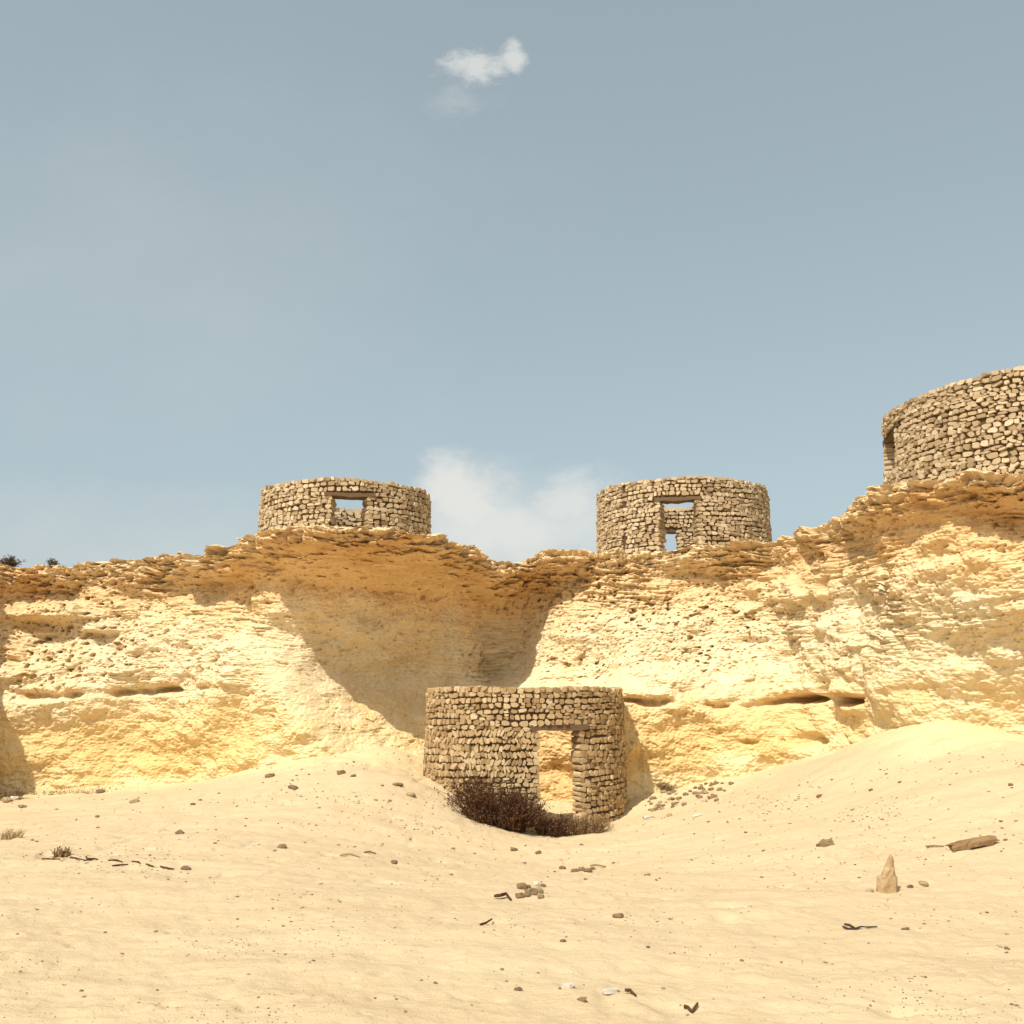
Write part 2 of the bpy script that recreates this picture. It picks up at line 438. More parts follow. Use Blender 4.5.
GX, GY = np.meshgrid(gx, gy)
cxx, cyy = np.clip(GX, -17, 17), np.clip(GY, 1.5, 23)
GZ = sol[n] + sol[n + 1] * cxx + sol[n + 2] * cyy
for i in range(n):
    GZ = GZ + sol[i] * tps((cxx - ctl[i, 0]) ** 2 + (cyy - ctl[i, 1]) ** 2)
GZ = GZ * (1 - sstep(15, 22, np.abs(GX))) * sstep(-1, 2, GY)
inn = (np.abs(GX) < 17) & (GY > -2) & (GY < 26)
zero = GX * 0
nzf = np.clip((GY - 2) / 4, .3, 1)
GZ = GZ + (.05 * fbm(GX * .5, GY * .7, zero, 3) + .022 * fbm(GX * 1.7, GY * 2.4, zero + 3, 4) + .010 * fbm(GX * 6, GY * 8, zero + 5, 3)) * inn * nzf
dent = sstep(.25, .6, perlin(GX * 2.6, GY * 2.6, zero + 9)) * sstep(0, .3, perlin(GX * .35, GY * .45, zero + 1))
dent2 = sstep(.30, .5, perlin(GX * 4.5 + 3, GY * 4.0, zero + 19)) * sstep(-.1, .2, perlin(GX * .5 + 9, GY * .6, zero + 4))
GZ = GZ - (.035 * dent + .022 * dent2) * inn
GZ = GZ + (.006 * perlin(GX * 14, GY * 14, zero + 2) + .007 * np.maximum(perlin(GX * 9, GY * 9, zero + 6) - .15, 0)) * inn * (GY > 3.5)
me = np_mesh('sand_ground', np.stack([GX, GY, GZ], -1).reshape(-1, 3), quads=grid_quads(*GX.shape), smooth=True, mats=(M_sand,))
dcl = np.interp(GX / np.maximum(GY, 1) * F + 512, cols, yb) - GY
ap = sstep(2.3, .9, np.maximum(dcl, 0)) if False else 1 - sstep(.5, 2.0, dcl + .5 * fbm(GX * .7, GY * .7, zero, 3))
fattr(me, 'apron', ap * inn)
ground = link('ground', me)
tag(ground, 'pale yellow desert sand rising in low mounds to the cliff', 'sand', kind='structure')


def gz(x, y):
    i = min(max(np.searchsorted(gx, x) - 1, 0), len(gx) - 2); j = min(max(np.searchsorted(gy, y) - 1, 0), len(gy) - 2)
    tx = (x - gx[i]) / (gx[i + 1] - gx[i]); ty = (y - gy[j]) / (gy[j + 1] - gy[j])
    return float((GZ[j, i] * (1 - tx) + GZ[j, i + 1] * tx) * (1 - ty) + (GZ[j + 1, i] * (1 - tx) + GZ[j + 1, i + 1] * tx) * ty)


# wind blown sand lying on the lowest part of the rock
ii = np.clip(np.searchsorted(gx, X) - 1, 0, len(gx) - 2); jj = np.clip(np.searchsorted(gy, Y) - 1, 0, len(gy) - 2)
above = Z - GZ[jj, ii]
dust = 1 - sstep(.0, .55, above + .45 * fbm(X * 1.1, Y * 1.1, Z * 1.6, 4) + .03)
dust = dust * (1 - inside)
fattr(cliff.data, 'dust', dust)


def ground_hit(px, py):
    d = ray(px, py); d = d / d[1]
    yy = 3.0
    while yy < 24:
        if CAMZ + d[2] * yy <= gz(d[0] * yy, yy): break
        yy += .04
    return d[0] * yy, yy, gz(d[0] * yy, yy)


# ------------------------------------------------------------------ rubble stones
def cube_shell(nn=3):
    pts, quads, key = [], [], {}
    def vid(p):
        k = tuple(np.round(p, 5))
        if k not in key: key[k] = len(pts); pts.append(p)
        return key[k]
    lin = np.linspace(-1, 1, nn + 1)
    for ax in range(3):
        for sg in (-1, 1):
            for i in range(nn):
                for j in range(nn):
                    q = []
                    for (a, c) in ((i, j), (i + 1, j), (i + 1, j + 1), (i, j + 1)):
                        p = np.zeros(3); p[ax] = sg; p[(ax + 1) % 3] = lin[a]; p[(ax + 2) % 3] = lin[c]
                        q.append(vid(p))
                    quads.append(q if sg > 0 else q[::-1])
    return np.array(pts), np.array(quads)


CS, CQ = cube_shell(3)


def stone_shape(rng, cuts=6, jit=.045, power=9.0, flat=.25):
    r = (np.abs(CS) ** power).sum(1) ** (1 / power)
    p = CS / r[:, None]
    for _ in range(cuts):
        nrm = rng.normal(size=3) * np.array([1, flat, 1]); nrm /= np.linalg.norm(nrm)
        d = rng.uniform(.78, 1.15)
        e = p @ nrm - d
        p = p - np.maximum(e, 0)[:, None] * nrm
    return p + rng.normal(size=p.shape) * jit


SHAPES = [stone_shape(RNG) for _ in range(48)]


def cyl_hit(px, py, cx, cy, R, front=True):
    d = ray(px, py)
    a = d[0] ** 2 + d[1] ** 2; bb = -2 * (d[0] * cx + d[1] * cy); c = cx * cx + cy * cy - R * R
    t = (-bb + (-1 if front else 1) * math.sqrt(max(bb * bb - 4 * a * c, 0))) / (2 * a)
    x, y, z = d * t
    return math.atan2(x - cx, -(y - cy)), CAMZ + z            # phi measured from the side that faces the viewer, + to the right


def round_tower(name, label, px, Yc, R, z0, ztop, openings, lintels, thick=.42, sw=(.075, .20), sh=.092, phi_rng=(-math.pi, math.pi), mat=None, group=None, seed=1, herring=None, batter=.012, topjit=.007):
    rng = np.random.default_rng(seed)
    zmid = (z0 + ztop) / 2
    cx = float(x_at(px, Yc, zmid))
    root = empty(name, (cx, Yc, z0)); tag(root, label, 'stone tower' if ztop > 3 else 'stone hut', group)
    full = phi_rng[1] - phi_rng[0] > 6.2
    def rad(z): return R * (1 + batter * (ztop - z))
    vs, qs, tint, fm = [], [], [], []
    base = [0]
    def put(v, q, t, m=0):
        vs.append(v); qs.append(q + base[0]); tint.append(np.full(len(v), t)); fm.append(np.full(len(q), m)); base[0] += len(v)
    def place(phi, r, z, w, hh, dep, tilt=0.0, t=None):
        p = SHAPES[rng.integers(len(SHAPES))].copy()
        if rng.random() < .5: p[:, 0] *= -1; flip = True
        else: flip = False
        a = rng.normal() * .11 + tilt
        p[:, 1] = np.clip(p[:, 1], -.8, .8) / .8
        p = p * np.array([w / 2, dep / 2, hh / 2])
        ca, sa = math.cos(a), math.sin(a)
        x, zz = p[:, 0] * ca - p[:, 2] * sa, p[:, 0] * sa + p[:, 2] * ca
        yaw = phi + rng.normal() * .07
        # local frame: tangent (cos, sin), outward (sin, -cos)
        wx = x * math.cos(yaw) + (-p[:, 1]) * -math.sin(yaw) * -1 * -1
        wx = x * math.cos(yaw) - p[:, 1] * math.sin(yaw)
        wy = x * math.sin(yaw) + p[:, 1] * math.cos(yaw)
        ox, oy = r * math.sin(phi), -r * math.cos(phi)
        v = np.stack([wx + ox, wy + oy, zz + z - z0], 1)
        q = CQ[:, ::-1] if flip else CQ
        put(v, q, float(np.clip(rng.normal(.5, .3) if t is None else t, 0, 1)))
    def blocked(phi, z, pw, ph):
        for (p0, p1, zl, hl, out) in lintels:
            if p0 < phi < p1 and zl < z < zl + hl * 1.05: return True
        for (p0, p1, za, zb) in openings:
            if p0 - pw * .5 < phi < p1 + pw * .5 and za - ph * .3 < z < zb + ph * .45: return True
        return False
    z = z0
    crs = 0
    while z < ztop - .02:
        hh = sh * rng.uniform(.82, 1.22)
        if .125 < ztop - z < .2: hh = (ztop - z) / 2
        elif z + hh > ztop - .06: hh = ztop - z + rng.uniform(-.01, .01)
        last = z + hh >= ztop - .04
        her = herring and herring[0] < z + hh / 2 < herring[1]
        if her and not last: hh = .115
        for layer in (0, 1):
            rr = rad(z)
            r = rr - .07 if layer == 0 else rr - thick + .075
            phi = phi_rng[0] + rng.uniform(0, .1)
            while phi < phi_rng[1]:
                inher = her and layer == 0 and herring[2] < phi < herring[3] and rng.random() < .86
                w = rng.uniform(.045, .075) if inher else sw[0] + (sw[1] - sw[0]) * rng.random() ** 1.5
                dphi = w / r
                pc = phi + dphi / 2
                zj = z + hh / 2 + .018 * math.sin(pc * 5 + crs) + rng.normal() * .007
                if not blocked(pc, zj, dphi, hh):
                    if inher:
                        place(pc, r + rng.normal() * .015, zj, w * rng.uniform(.85, 1.15), .125 * rng.uniform(.85, 1.15), .17, tilt=(.5 if (crs + int(pc * 2.1)) % 2 else -.5) + rng.normal() * .2)
                    elif rng.random() < .2 and not last:
                        place(pc, r + rng.normal() * .015, zj - hh * .27, w * .97, hh * .52, .16)
                        place(pc + rng.normal() * .01, r + rng.normal() * .015, zj + hh * .27, w * .9, hh * .52, .16)
                    else:
                        extra = rng.uniform(.92, 1.04) if last else rng.uniform(.86, 1.0)
                        place(pc, r + rng.normal() * .014, zj + (rng.normal() * topjit if last else 0), w * rng.uniform(.90, .98), hh * extra, .16)
                phi += dphi
        # through stones of the jambs
        for (p0, p1, za, zb) in openings:
            if za - .05 < z + hh / 2 < zb + .02:
                for (pj, sg) in ((p0, -1), (p1, 1)):
                    if phi_rng[0] < pj < phi_rng[1]:
                        w = rng.uniform(.10, .18)
                        place(pj + sg * (w / 2) / R, rad(z) - thick / 2, z + hh / 2, w, hh * .98, thick * rng.uniform(.96, 1.04))
        z += hh; crs += 1
    # cap stones between the two faces
    phi = phi_rng[0]
    while phi < phi_rng[1]:
        w = rng.uniform(.14, .26)
        place(phi + w / 2 / R, R - thick / 2 + rng.normal() * .02, ztop - .068 + rng.normal() * .006, w, .12, thick * .75)
        phi += w / R
    # bedding core
    nph = 220; nz = 60
    ph = np.linspace(phi_rng[0], phi_rng[1], nph + 1); zz = np.linspace(z0 - .02, ztop - .07, nz + 1)
    occ = np.ones((nph, nz), bool)
    pcs = (ph[:-1] + ph[1:]) / 2; zcs = (zz[:-1] + zz[1:]) / 2
    for (p0, p1, za, zb) in openings:
        occ &= ~(((pcs > p0 - .03) & (pcs < p1 + .03))[:, None] & ((zcs > za - .03) & (zcs < zb + .03))[None, :])
    cv, cq = [], []
    def cp(i, k, o):
        r = rad(zz[k]) - (.038 if o else thick - .038)
        return (r * math.sin(ph[i]), -r * math.cos(ph[i]), zz[k] - z0)
    def quad(*c):
        bse = len(cv); cv.extend(c); cq.append([bse, bse + 1, bse + 2, bse + 3])
    for i in range(nph):
        for k in range(nz):
            if not occ[i, k]: continue
            quad(cp(i, k, 1), cp(i + 1, k, 1), cp(i + 1, k + 1, 1), cp(i, k + 1, 1))
            quad(cp(i + 1, k, 0), cp(i, k, 0), cp(i, k + 1, 0), cp(i + 1, k + 1, 0))
            il = (i - 1) % nph if full else i - 1; ir = (i + 1) % nph if full else i + 1
            if il < 0 or not occ[il, k]: quad(cp(i, k, 0), cp(i, k, 1), cp(i, k + 1, 1), cp(i, k + 1, 0))
            if ir >= nph or not occ[ir, k]: quad(cp(i + 1, k, 1), cp(i + 1, k, 0), cp(i + 1, k + 1, 0), cp(i + 1, k + 1, 1))
            if k + 1 >= nz or not occ[i, k + 1]: quad(cp(i, k + 1, 1), cp(i + 1, k + 1, 1), cp(i + 1, k + 1, 0), cp(i, k + 1, 0))
            if k > 0 and not occ[i, k - 1]: quad(cp(i, k, 0), cp(i + 1, k, 0), cp(i + 1, k, 1), cp(i, k, 1))
    put(np.array(cv), np.array(cq), .2, 1)
    me = np_mesh('masonry_wall', np.concatenate(vs), quads=np.concatenate(qs), mats=(mat or M_stone, M_core), fmat=np.concatenate(fm))
    fattr(me, 'tint', np.concatenate(tint))
    link('masonry_wall', me, root)
    # lintels: slightly bowed rough beams spanning an opening
    for (p0, p1, zl, hl, out) in lintels:
        N = 10; v = []
        for i in range(N + 1):
            p = p0 + (p1 - p0) * i / N
            dz = -.012 * math.sin(math.pi * i / N) + rng.normal() * .004
            for (rr, dd) in ((R + out, 0), (R + out, hl), (R - thick + .06, hl), (R - thick + .06, 0)):
                # straight beam: chord, not arc
                a0 = np.array([rr * math.sin(p0), -rr * math.cos(p0)]); a1 = np.array([rr * math.sin(p1), -rr * math.cos(p1)])
                c = a0 + (a1 - a0) * i / N
                mid = (p0 + p1) / 2
                bow = (rr - rr * math.cos((p1 - p0) / 2)) * .8
                c = c + bow * np.array([math.sin(mid), -math.cos(mid)])
                v.append((c[0], c[1], zl + dd + dz - z0 + rng.normal() * .005))
        q = []
        for i in range(N):
            for k in range(4):
                q.append([i * 4 + k, i * 4 + (k + 1) % 4, (i + 1) * 4 + (k + 1) % 4, (i + 1) * 4 + k])
        q += [[3, 2, 1, 0], [N * 4, N * 4 + 1, N * 4 + 2, N * 4 + 3]]
        link('lintel', np_mesh('lintel', v, quads=q, mats=(M_wood,)), root)
    return root


def op_front(px, Yc, R, x0, x1, y0, y1, zc):
    cx = float(x_at(px, Yc, zc))
    p0, _ = cyl_hit(x0, (y0 + y1) / 2, cx, Yc, R); p1, _ = cyl_hit(x1, (y0 + y1) / 2, cx, Yc, R)
    _, za = cyl_hit((x0 + x1) / 2, y1, cx, Yc, R); _, zb = cyl_hit((x0 + x1) / 2, y0, cx, Yc, R)
    return [p0, p1, za, zb]


def op_back(px, Yc, R, x0, x1, y0, y1, zc):
    cx = float(x_at(px, Yc, zc))
    p0, _ = cyl_hit(x0, (y0 + y1) / 2, cx, Yc, R, False); p1, _ = cyl_hit(x1, (y0 + y1) / 2, cx, Yc, R, False)
    p0, p1 = (a if a > 0 else a + 2 * math.pi for a in (p0, p1))
    _, za = cyl_hit((x0 + x1) / 2, y1, cx, Yc, R, False); _, zb = cyl_hit((x0 + x1) / 2, y0, cx, Yc, R, False)
    return [min(p0, p1), max(p0, p1), za, zb]


TW = 'round stone towers along the cliff top'
# tower with the tilted window
Y1, R1 = 22.2, 1.83
zt = z_at(478, Y1 - R1); f1 = op_front(346, Y1, R1, 332, 367, 496, 530, 5.3); b1 = op_back(346, Y1, R1 - .42, 325, 362, 470, 511, 5.6)
round_tower('stone_tower', 'round roofless stone tower on the bulging brown cliff overhang, one doorway low in its wall', 346, Y1, R1, z_at(545, Y1 - R1), zt,
            [f1, b1], [(f1[0] - .09, f1[1] + .09, f1[3] + .0, .075, .01)], phi_rng=(-.9, 2 * math.pi - .9), group=TW, seed=3)
# tower with two stacked openings
Y2, R2 = 24.3, 2.02
zt = z_at(476, Y2 - R2); f2 = op_front(682.5, Y2, R2, 660, 696, 500, 552, 5.3)
b2 = op_back(682.5, Y2, R2 - .42, 640, 720, 470, 511, 5.6); b2b = op_back(682.5, Y2, R2 - .42, 655, 677, 531, 560, 5.2)
bi = op_back(682.5, Y2, R2 - .42, 650, 686, 526, 531, 5.2)
round_tower('stone_tower', 'round stone tower with two openings one above the other, beside the rim dip', 682.5, Y2, R2, z_at(562, Y2 - R2), zt,
            [f2, b2, b2b], [(f2[0] - .06, f2[1] + .06, f2[3] + .0, .085, .01), (b2b[0] - .1, b2b[1] + .1, b2b[3], .1, .0)], phi_rng=(-.9, 2 * math.pi - .9), group=TW, seed=5)
# big tower at the frame edge
Y3, R3 = 18.0, 2.93
zt = z_at(355, Y3 - R3); cx3 = float(x_at(1060, Y3, 5.8))
lim = math.atan2(cx3, Y3)
f3 = [-1.94, -1.57, z_at(468, Y3), z_at(429, Y3)]
round_tower('stone_tower', 'largest round stone tower, standing on the highest rock, narrow dark doorway at its edge', 1060, Y3, R3, z_at(500, Y3 - R3), zt,
            [f3], [(f3[0] - .08, f3[1] + .08, f3[3], .09, -.03)], phi_rng=(-2.6, 2 * math.pi - 2.6), group=TW, seed=8, sw=(.08, .20))
# the hut in the hollow
Y4, R4 = 20.0, 1.86
zt = z_at(687, Y4 - R4); f4 = op_front(525, Y4, R4, 540, 579, 730, 850, .8)
hz0, hz1 = z_at(776, Y4 - R4), z_at(729, Y4 - R4)
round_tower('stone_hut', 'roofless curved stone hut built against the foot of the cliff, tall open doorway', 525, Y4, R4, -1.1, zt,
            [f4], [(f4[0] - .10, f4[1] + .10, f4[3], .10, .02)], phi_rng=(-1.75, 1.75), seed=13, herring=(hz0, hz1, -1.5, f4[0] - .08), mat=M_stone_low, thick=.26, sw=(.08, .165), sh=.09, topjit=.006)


# ------------------------------------------------------------------ dry plants
def tube(p0, p1, r0, r1, vs, qs):
    p0, p1 = np.array(p0), np.array(p1); d = p1 - p0; L = np.linalg.norm(d) + 1e-9; d = d / L
    a = np.cross(d, (0, 0, 1) if abs(d[2]) < .9 else (1, 0, 0)); a /= np.linalg.norm(a); c = np.cross(d, a)
    bse = len(vs)
    for (p, r) in ((p0, r0), (p1, r1)):
        for k in range(3):
            t = 2 * math.pi * k / 3
            vs.append(p + r * (math.cos(t) * a + math.sin(t) * c))
    for k in range(3):
        qs.append([bse + k, bse + (k + 1) % 3, bse + 3 + (k + 1) % 3, bse + 3 + k])


def shrub(name, label, cat, loc, rx, ry, hh, nstem, nleaf, mt, ml, seed, group=None, thickness=.007, spread=1.0, sub=6, lsize=.035, fall=0.):
    rng = np.random.default_rng(seed)
    root = empty(name, loc); tag(root, label, cat, group)
    vs, qs, tips = [], [], []
    for i in range(nstem):
        a = rng.uniform(0, 2 * math.pi); rr = math.sqrt(rng.random())
        base = np.array([math.cos(a) * rx * .55 * rr, math.sin(a) * ry * .55 * rr, -.08])
        el = rng.uniform(.25, 1.0)
        rad = rng.uniform(.4, 1.05)
        end = np.array([math.cos(a) * rx * rad * math.cos(el * 1.2) * 1.15, math.sin(a) * ry * rad * math.cos(el * 1.2) * 1.15, hh * rad * (.18 + .82 * math.sin(el * 1.45))]) * spread
        end = end + rng.normal(size=3) * .05 * hh
        end[2] *= 1 - fall * end[0] / rx
        if end[2] < .02: end[2] = .02
        mid = base * .45 + end * .55 + rng.normal(size=3) * .06 * hh + np.array([0, 0, .07 * hh])
        tube(base, mid, thickness * 1.3, thickness, vs, qs); tube(mid, end, thickness, thickness * .45, vs, qs)
        for k in range(sub):
            t = rng.uniform(.2, 1); st = (base + (mid - base) * t) if rng.random() < .35 else (mid + (end - mid) * t)
            dr = (end - base) / (np.linalg.norm(end - base) + 1e-6) + rng.normal(size=3) * .65; dr /= np.linalg.norm(dr)
            e2 = st + dr * hh * rng.uniform(.12, .34)
            if e2[2] < .0: e2[2] = .01
            tube(st, e2, thickness * .6, thickness * .25, vs, qs)
            tips.append((st, e2))
    link('stems', np_mesh('stems', vs, quads=qs, mats=(mt,)), root)
    if nleaf:
        lv, lt = [], []
        for i in range(nleaf):
            st, e2 = tips[rng.integers(len(tips))]
            p = st + (e2 - st) * rng.uniform(.15, 1.05) + rng.normal(size=3) * .02
            d1 = rng.normal(size=3); d1 /= np.linalg.norm(d1); d2 = np.cross(d1, rng.normal(size=3)); d2 /= np.linalg.norm(d2) + 1e-9
            sz = lsize * rng.uniform(.5, 1.2); bse = len(lv)
            lv += [p, p + d1 * sz + d2 * sz * .3, p + d1 * sz * 1.5, p + d1 * sz - d2 * sz * .3]
            lt.append([bse, bse + 1, bse + 2, bse + 3])
        o = link('leaves', np_mesh('leaves', lv, quads=lt, mats=(ml,)), root)
    return root


def at_xy(px, Y):
    x = float(x_at(px, Y, -.5)); return (x, Y, gz(x, Y))


def at_ground(px, py, dz=0.0):
    x, y, z = ground_hit(px, py); return (x, y, z + dz)


shrub('dry_bush', 'largest dark dead bush sprawled against the hut wall left of the doorway', 'bush', at_xy(498, 17.4), .84, .46, .70, 240, 5400, M_twig, M_leaf, 21, sub=8, fall=.4)
shrub('dry_bush', 'low dark dead bush at the foot of the hut doorway', 'bush', at_xy(553, 17.45), .40, .28, .29, 150, 1100, M_twig, M_leaf, 22, sub=7)
shrub('dry_bush', 'paler brown dead bush at the hut corner right of the doorway', 'bush', at_xy(588, 17.55), .46, .28, .30, 200, 1000, M_twig_pale, M_twig_pale, 23, sub=7, thickness=.006)
shrub('dry_tuft', 'small dry brown tuft on the sand just beyond the hut shadow', 'dry plant', at_ground(667, 791), .2, .15, .14, 90, 300, M_twig_pale, M_twig_pale, 24, thickness=.006)
shrub('dry_tuft', 'loose straw coloured tuft beside the left picture border', 'dry plant', at_ground(11, 839), .22, .14, .13, 50, 160, M_twig_straw, M_twig_straw, 25, thickness=.006)
shrub('root_clump', 'dark tangled clump of dead roots at the end of the twig line', 'dry plant', at_ground(62, 857), .13, .09, .10, 60, 120, M_twig_pale, M_twig_pale, 26, thickness=.006)
shrub('dry_weed', 'brown weeds and scrub along the cliff foot in the shaded left corner', 'dry plant', at_ground(8, 799), .42, .18, .20, 70, 200, M_twig_pale, M_twig, 27)
for i, px in enumerate((34, 47, 62, 74, 86, 99)):
    shrub('dry_weed', 'short rusty dry weed along the bottom of the left cliff face', 'dry plant', at_ground(px, 795 - i * .5), .15, .1, .08 + .03 * (i % 2), 16, 30, M_twig_straw, M_twig_straw, 30 + i, 'rusty weeds at the foot of the left cliff', thickness=.006, sub=4)


def rim_pos(px, backm):
    j = int(np.argmin(np.abs(cols - px)))
    k = NF + int(np.argmin(np.abs(back - backm)))
    return (float(X[k, j]), float(Y[k, j]), float(Z[k, j]))


shrub('rim_bush', 'low dark bush on the cliff rim at the left picture border', 'bush', rim_pos(-3, .35), .60, .3, .25, 160, 2400, M_twig, M_green, 41)
shrub('rim_plant', 'tiny spiky dark plant alone on the left cliff rim', 'plant', rim_pos(56, .22), .14, .1, .2, 40, 260, M_twig, M_green, 42, sub=4)

# ------------------------------------------------------------------ stones, twigs and scrap on the sand
MATS = {'tan': M_rock_tan, 'brown': M_rock_brown, 'dark': M_rock_dark, 'white': M_rock_white}
ROCKS = {}
for k_, m_ in MATS.items():
    ROCKS[k_] = []
    for i in range(6):
        p = stone_shape(RNG, cuts=10, jit=.09, power=3.4, flat=1.)
        ROCKS[k_].append(np_mesh('stone', p, quads=CQ, mats=(m_,)))


def rock(px, py, w, tone, label, group=None, flat=.6, name='stone', asp=.8, tilt=None):
    x, y, z = ground_hit(px, py)
    s = w / F * y / 2 * (.8 if tone == 'dark' else .95)
    o = link(name, random.choice(ROCKS[tone]))
    o.location = (x, y, z + s * flat * .45)
    o.scale = (s, s * asp, s * flat)
    o.rotation_euler = tilt or (random.uniform(-.3, .3), random.uniform(-.3, .3), random.uniform(-.6, .6))
    tag(o, label, 'stone', group)
    return o


big = [
 (134, 803, 10, 'tan', 'light grey pointed stone on the sand before the left cliff'),
 (22, 808, 11, 'brown', 'brown flat stone below the weeds in the left corner'),
 (6, 802, 12, 'tan', 'pale block among the weeds at the left picture border'),
 (14, 800, 10, 'white', 'whitish block beside the weeds at the shaded cliff corner'),
 (100, 793, 11, 'dark', 'dark low stone touching the foot of the left cliff'),
 (193, 805, 6, 'dark', 'small dark stone alone on the sand left of the mound'),
 (180, 834, 11, 'dark', 'dark elongated stone with a raised end on the left sand'),
 (186, 870, 13, 'dark', 'dark flattened stone at the right end of the twig line'),
 (293, 789, 12, 'dark', 'dark broken stone near the top of the middle mound'),
 (270, 777, 10, 'brown', 'brown stone on the crest of the middle mound, left side'),
 (341, 774, 9, 'brown', 'brown stone on the crest of the middle mound, at its peak'),
 (353, 777, 7, 'dark', 'dark stone just below the peak of the middle mound'),
 (398, 786, 11, 'brown', 'flat brown stone on the mound left of the big bush'),
 (411, 796, 10, 'tan', 'tan stone lower on the mound slope left of the big bush'),
 (282, 848, 10, 'brown', 'brown split stone below the middle mound beside a white one'),
 (256, 846, 8, 'white', 'white sliver of stone left of a brown split one'),
 (394, 864, 9, 'dark', 'dark wedge stone on the open sand below the mound'),
 (568, 988, 13, 'white', 'rounded white stone low in the picture'),
 (611, 995, 18, 'white', 'longest white stone, flat with a dark underside'),
 (582, 1002, 10, 'brown', 'square brown stone just under the rounded white one'),
 (618, 919, 11, 'brown', 'brown notched stone alone right of the picture middle'),
 (563, 942, 7, 'dark', 'small black oval stone on the bare middle sand'),
 (825, 846, 17, 'brown', 'round speckled brown stone on the right sand'),
 (910, 888, 9, 'dark', 'dark stone right beside the standing stone'),
 (924, 886, 10, 'tan', 'pale stone second to the right of the standing stone'),
 (870, 892, 8, 'tan', 'small pale stone left of the standing stone'),
 (819, 797, 8, 'dark', 'dark stone high on the right hand sand slope'),
 (871, 791, 6, 'dark', 'little dark stone on the slope under the pale right mound'),
 (1007, 950, 7, 'dark', 'dark pointed stone near the lower right picture border'),
 (905, 930, 10, 'dark', 'dark flat stone right of the curled black scrap'),
 (648, 819, 13, 'white', 'pale flat slab below the rubble beside the hut'),
 (697, 817, 11, 'white', 'pale thin slab on the slope right of the hut rubble'),
 (538, 854, 8, 'dark', 'dark stone with an upright spike below the doorway bushes'),
 (514, 851, 8, 'brown', 'brown stone crumbs below the big dark bush'),
 (745, 908, 5, 'white', 'tiny white stone alone on the bare right sand'),
 (518, 991, 9, 'dark', 'dark upright chip low in the picture left of the white stones'),
 (648, 949, 5, 'dark', 'tiny dark stone between the notched stone and the picture base'),
 (1011, 786, 6, 'dark', 'small dark stone near the right border under the mound'),
]
for (px, py, w, t, lb) in big: rock(px, py, w, t, lb, flat=.36 if 'flat' in lb or 'slab' in lb else .5, asp=random.uniform(.5, .85))
# two broken heaps: each piece its own stone
G1 = 'broken brown stones heaped on the middle sand'
for (dx, dy, w, t) in ((522, 889, 11, 'brown'), (531, 895, 13, 'brown'), (539, 893, 10, 'tan'), (527, 897, 9, 'dark'), (520, 898, 9, 'brown'), (543, 887, 7, 'dark'), (536, 886, 8, 'white'), (541, 899, 7, 'brown'), (528, 888, 7, 'dark')):
    rock(dx, dy, w, t, 'broken stone in the brown heap on the middle sand', G1, .7)
G2 = 'dark stones in a short row below the doorway'
for (dx, dy, w, t) in ((562, 869, 9, 'dark'), (575, 872, 9, 'dark'), (581, 871, 8, 'brown'), (588, 872, 10, 'dark'), (593, 870, 7, 'dark')):
    rock(dx, dy, w, t, 'dark stone in the short row below the hut doorway', G2, .6)
# rubble spilling down beside the hut
G3 = 'small rubble stones spilling down beside the hut'
for i in range(60):
    t = RNG.random(); px = 650 + 78 * t + RNG.normal() * 6; py = 806 - 20 * t + RNG.normal() * 5.5
    rock(px, py, RNG.uniform(2.5, 6.5), ['tan', 'brown', 'dark', 'brown'][i % 4], 'small broken stone in the rubble right of the hut', G3, .6)
# pebbles by area of the sand
areas = [
 ((0, 520, 880, 1020), 34, 'pebble on the open sand in the lower left quarter', 'pebbles on the lower left sand'),
 ((520, 1024, 900, 1020), 30, 'pebble on the open sand in the lower right quarter', 'pebbles on the lower right sand'),
 ((220, 440, 775, 870), 26, 'pebble on the slope of the middle mound', 'pebbles on the middle mound'),
 ((690, 1020, 765, 880), 40, 'pebble on the sand slope under the right mound', 'pebbles on the right slope'),
 ((10, 220, 798, 880), 18, 'pebble on the flat sand before the left cliff', 'pebbles before the left cliff'),
 ((440, 690, 842, 885), 16, 'pebble on the sand in front of the hut', 'pebbles in front of the hut'),
]
for (x0, x1, y0, y1), nn, lb, g in areas:
    for i in range(nn):
        px, py = RNG.uniform(x0, x1), RNG.uniform(y0, y1)
        rock(px, py, RNG.uniform(2.0, 4.6), ['dark', 'brown', 'brown', 'tan'][i % 4], lb, g, .5, asp=RNG.uniform(.5, .9))

# the standing stone
def lathe_rock(name, label, loc, prof, seed, mat, cat='stone'):
    rng = np.random.default_rng(seed); N = 14; v = []; q = []
    for i, (x, ax, ay, z) in enumerate(prof):
        for k in range(N):
            a = 2 * math.pi * k / N
            sq = 1 / max(abs(math.cos(a)), abs(math.sin(a))) ** .45
            rr = 1 + rng.normal() * .10
            v.append((x + ax * math.cos(a) * sq * rr, ay * math.sin(a) * sq * rr, z + rng.normal() * .006))
    for i in range(len(prof) - 1):
        for k in range(N): q.append([i * N + k, i * N + (k + 1) % N, (i + 1) * N + (k + 1) % N, (i + 1) * N + k])
    v.append((prof[-1][0], 0, prof[-1][3] + .01)); t = [[(len(prof) - 1) * N + k, (len(prof) - 1) * N + (k + 1) % N, len(v) - 1] for k in range(N)]
    o = link(name, np_mesh(name, v, quads=q, tris=t, mats=(mat,))); o.location = loc
    tag(o, label, cat); return o


